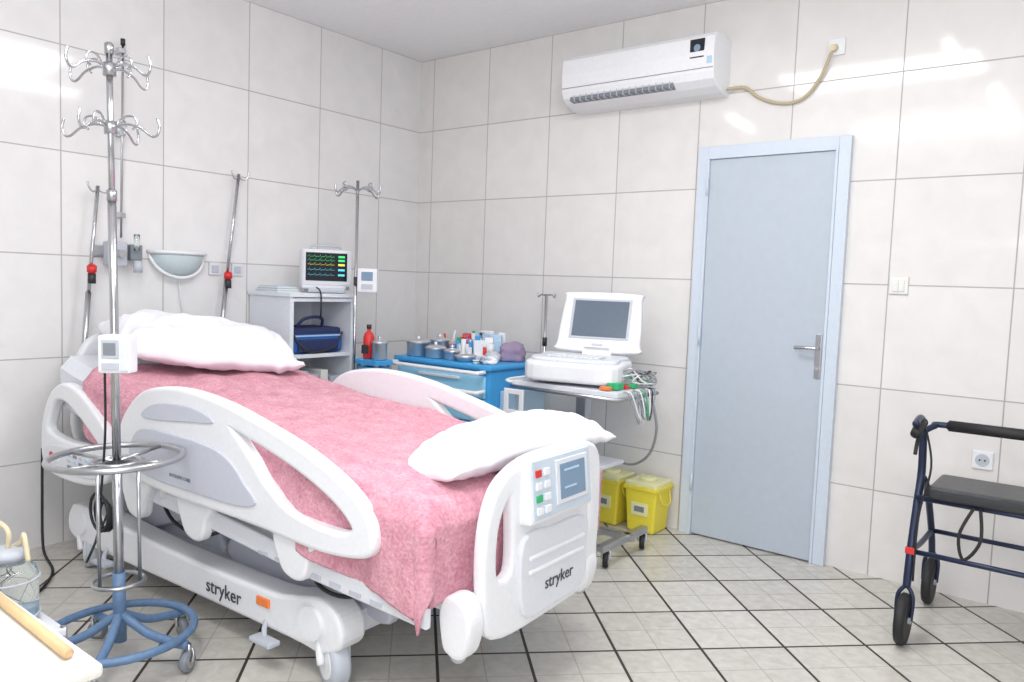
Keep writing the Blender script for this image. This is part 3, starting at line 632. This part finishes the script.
for i in range(14):
    r=random.random; x=2.05+.1*r(); y=-.5+.2*(r()-.5)
    tube('lead',[(1.98,-.50+.010*i,tz+.03),(x,y,tz+.05+.05*r()),(2.10+.06*r(),-.58+.2*r(),tz+.03+.05*r()),(2.12+.05*r(),-.5+.1*r(),tz+.02),(2.06+.06*r(),-.52+.1*r(),tz+.012)],.0032,[CABLE,WHITE,CABLE,MIDG,WHITE,GRN,CABLE,WHITE,DARK,CABLE,WHITE][i%11])
box('lead_box',(2.04,-.70,tz+.003),(2.10,-.63,tz+.035),GRN,.006); box('lead_clip',(2.03,-.75,tz+.003),(2.08,-.71,tz+.02),ORANGE,.004); box('lead_clip',(2.05,-.62,tz+.003),(2.11,-.59,tz+.02),RED,.004); box('lead_clip',(2.08,-.57,tz+.003),(2.12,-.53,tz+.025),GRN,.004)
group('ecg_machine')
# bins
def bin_(x,y):
    w=.097
    bm=bmesh.new(); bmesh.ops.create_cube(bm,size=1)
    for v in bm.verts:
        s=1.0 if v.co.z>0 else .84; v.co=Vector((v.co.x*2*w*s,v.co.y*2*w*s,(v.co.z+.5)*.25))+Vector((x,y,0))
    bev(bm,.018,3); from_bm('bin_body',bm,YEL,False)
    box('bin_rim',(x-w-.008,y-w-.008,.235),(x+w+.008,y+w+.008,.26),YEL,.008); box('bin_lid',(x-w,y-w,.255),(x+w,y+w,.285),YELL,.012,None,3)
    lathe('lid_opening',[(.05,0),(.05,.012),(.04,.018),(.01,.018)],(x,y,.283),YELL); box('bin_label',(x-.05,y-w-.000,.10),(x+.05,y-w+.012,.17),YELL,.001,RA(-3,'X',(x,y-w,.14)))
    box('bin_print',(x-.03,y-w-.002,.12),(x+.03,y-w+.01,.15),MIDG,0,RA(-3,'X',(x,y-w,.14)))
    tube('bin_handle',[(x+w,y-.06,.24),(x+w+.02,y-.04,.17),(x+w+.02,y+.04,.17),(x+w,y+.06,.24)],.004,YEL)
    group('sharps_bin')
bin_(1.765,-.13); bin_(2.00,-.13)
# ------------------------------------------------------------------ rollator walker
wx0,wx1=3.42,3.98
for wx,s in ((wx0,1),(wx1,-1)):
    for y,r in ((-.70,.10),(-.17,.10)):
        c=Vector((wx,y,r)); lathe('wheel_tyre',[(r*.72,-.018),(r*.92,-.018),(r,-.010),(r,.010),(r*.92,.018),(r*.72,.018)],c,BLACK,28,(1,0,0))
        ring('wheel_rim',(wx,y,r),r*.66,.006,GREYP,'X',24)
        for k in range(5):
            a=2*math.pi*k/5; cyl('wheel_spoke',c,c+Vector((0,math.cos(a)*r*.72,math.sin(a)*r*.72)),.008,DARK)
        cyl('wheel_axle',c-Vector((.028,0,0)),c+Vector((.028,0,0)),.014,STEEL)
        for k in (-1,1): tube('wheel_fork',[(wx+k*.026,y,r),(wx+k*.026,y+.01,r+.09),(wx,y+.02,r+.13)],.008,NAVYM)
    tube('front_leg',[(wx,-.68,.22),(wx,-.66,.34),(wx,-.60,.52),(wx,-.55,.66),(wx,-.58,.82)],.015,NAVYM)
    tube('rear_leg',[(wx,-.16,.22),(wx,-.22,.34),(wx,-.38,.54),(wx,-.50,.62)],.014,NAVYM)
    tube('side_brace',[(wx,-.65,.36),(wx,-.45,.34),(wx,-.22,.34)],.011,NAVYM)
    tube('handle_tube',[(wx,-.58,.80),(wx,-.60,.86),(wx,-.66,.885),(wx,-.74,.87)],.013,NAVYM)
    tube('grip',[(wx,-.60,.86),(wx,-.66,.855),(wx,-.73,.83)],.019,BLACK)
    tube('brake_lever',[(wx,-.62,.84),(wx,-.68,.80),(wx,-.71,.75)],.007,BLACK)
    tube('brake_cable',[(wx+.02,-.64,.84),(wx+.05,-.66,.7),(wx+.02,-.66,.5),(wx+.02,-.68,.25)],.004,BLACK)
    box('cable_band',(wx-.017,-.675,.35),(wx+.017,-.64,.375),RED,.004)
tube('back_bar',[(wx0,-.55,.82),(wx0+.03,-.52,.84),(wx0+.07,-.50,.845),(wx1-.07,-.50,.845),(wx1-.03,-.52,.84),(wx1,-.55,.82)],.012,NAVYM)
cyl('backrest_foam',(wx0+.07,-.50,.845),(wx1-.07,-.50,.845),.022,BLACK,b=.006)
box('seat',(wx0+.04,-.66,.575),(wx1-.04,-.36,.625),mat('black_vinyl',(.03,.032,.037),.35,0,.15,40),.022,None,3)
for y in (-.62,-.40): cyl('seat_support',(wx0,y,.565),(wx1,y,.565),.011,NAVYM)
cyl('cross_bar',(wx0,-.66,.36),(wx1,-.66,.36),.010,NAVYM); cyl('cross_bar',(wx0,-.22,.34),(wx1,-.22,.34),.010,NAVYM)
tube('seat_strap',[(wx0+.20,-.64,.57),(wx0+.16,-.66,.46),(wx0+.18,-.66,.37),(wx0+.23,-.66,.45),(wx0+.22,-.64,.57)],.006,BLACK)
group('walker')
# ------------------------------------------------------------------ foreground table, suction unit
box('table_top',(1.80,-4.05,.675),(2.73,-3.40,.70),mat('cream_laminate',(.74,.72,.67),.4),.012,None,3)
for x in (1.84,2.66):
    for y in (-4.0,-3.46): cyl('table_leg',(x,y,0),(x,y,.675),.016,STEEL)
group('side_table')
cyl('stick',(2.20,-3.425,.711),(2.68,-3.435,.711),.0090,WOOD,b=.003); group('wooden_stick')
jx,jy=1.49,-3.12
for x in (jx-.13,jx+.13):
    for y in (jy-.10,jy+.10): cyl('stand_post',(x,y,.06),(x,y,.29),.010,STEEL); caster('caster',x,y,.025,.02,20,.07,BLACK,STEEL)
box('stand_shelf',(jx-.15,jy-.12,.27),(jx+.15,jy+.10,.29),WHITE2,.004); box('stand_lower',(jx-.13,jy-.10,.09),(jx+.13,jy+.08,.16),GREYP,.02)
lathe('jar_glass',[(.072,0),(.08,.01),(.08,.15),(.072,.17),(.05,.185),(.05,.20)],(jx,jy,.29),GLASS); lathe('jar_lid',[(.055,0),(.057,.02),(.036,.03),(.01,.031)],(jx,jy,.49),GREYP)
for z in (.32,.43): ring('jar_band',(jx,jy,z),.081,.003,GREYP)
lathe('jar_liquid',[(.068,0),(.070,.035),(.001,.036)],(jx,jy,.302),LBLUE)
tube('suction_hose',[(jx,jy,.51),(jx+.01,jy,.57),(jx-.05,jy-.01,.59),(jx-.10,jy-.01,.56),(jx-.11,jy-.01,.50),(jx-.07,jy,.49),(jx+.01,jy+.03,.53),(jx+.04,jy+.03,.56),(jx+.07,jy+.03,.49)],.007,CREAM)
group('suction_unit')
tube('floor_cable',[(.10,-2.50,.5),(.12,-2.51,.3),(.18,-2.53,.05),(.45,-2.60,.012),(.8,-2.9,.012),(.95,-3.1,.012),(1.0,-3.4,.012)],.006,BLACK); group('power_cable')
# ------------------------------------------------------------------ lights
w=D.worlds.new('world'); sc.world=w; w.use_nodes=True; bg=w.node_tree.nodes['Background']; bg.inputs[0].default_value=(.96,.97,1,1); bg.inputs[1].default_value=.61
def area(n,loc,sx,sy,e,rot=(0,0,0),col=(1,1,1)):
    l=D.lights.new(n,'AREA'); l.shape='RECTANGLE'; l.size=sx; l.size_y=sy; l.energy=e; l.color=col
    o=D.objects.new(n,l); o.location=loc; o.rotation_euler=[math.radians(r) for r in rot]; C.collection.objects.link(o)
area('ceiling_light',(2.6,-1.7,H-.04),1.2,.5,28); area('ceiling_light.001',(2.6,-3.6,H-.04),1.2,.5,30)
area('window_light',(5.2,-4.9,1.7),2.4,1.8,64,(80,0,45),(.98,.985,1))
area('ceiling_fill',(3.6,-4.2,1.9),1.4,1.4,46,(172,0,45),(.98,.985,1))  # added fill behind the camera, no real fixture, brightens the ceiling
# ------------------------------------------------------------------ camera
cam=D.cameras.new('camera'); co=D.objects.new('camera',cam); C.collection.objects.link(co)
yaw,pit,rol=.6628,.0737,.0365
F=Vector((-math.sin(yaw)*math.cos(pit),math.cos(yaw)*math.cos(pit),-math.sin(pit))); R=Vector((math.cos(yaw),math.sin(yaw),0)); U=R.cross(F)
R2=R*math.cos(rol)+U*math.sin(rol); U2=-R*math.sin(rol)+U*math.cos(rol)
Mx=Matrix((R2,U2,-F)).transposed().to_4x4(); Mx.translation=(3.9919,-3.9662,1.3423); co.matrix_world=Mx
cam.sensor_width=36; cam.lens=774.2367*36/1024; cam.clip_start=.05
sc.camera=co
sc.view_settings.view_transform='Standard'
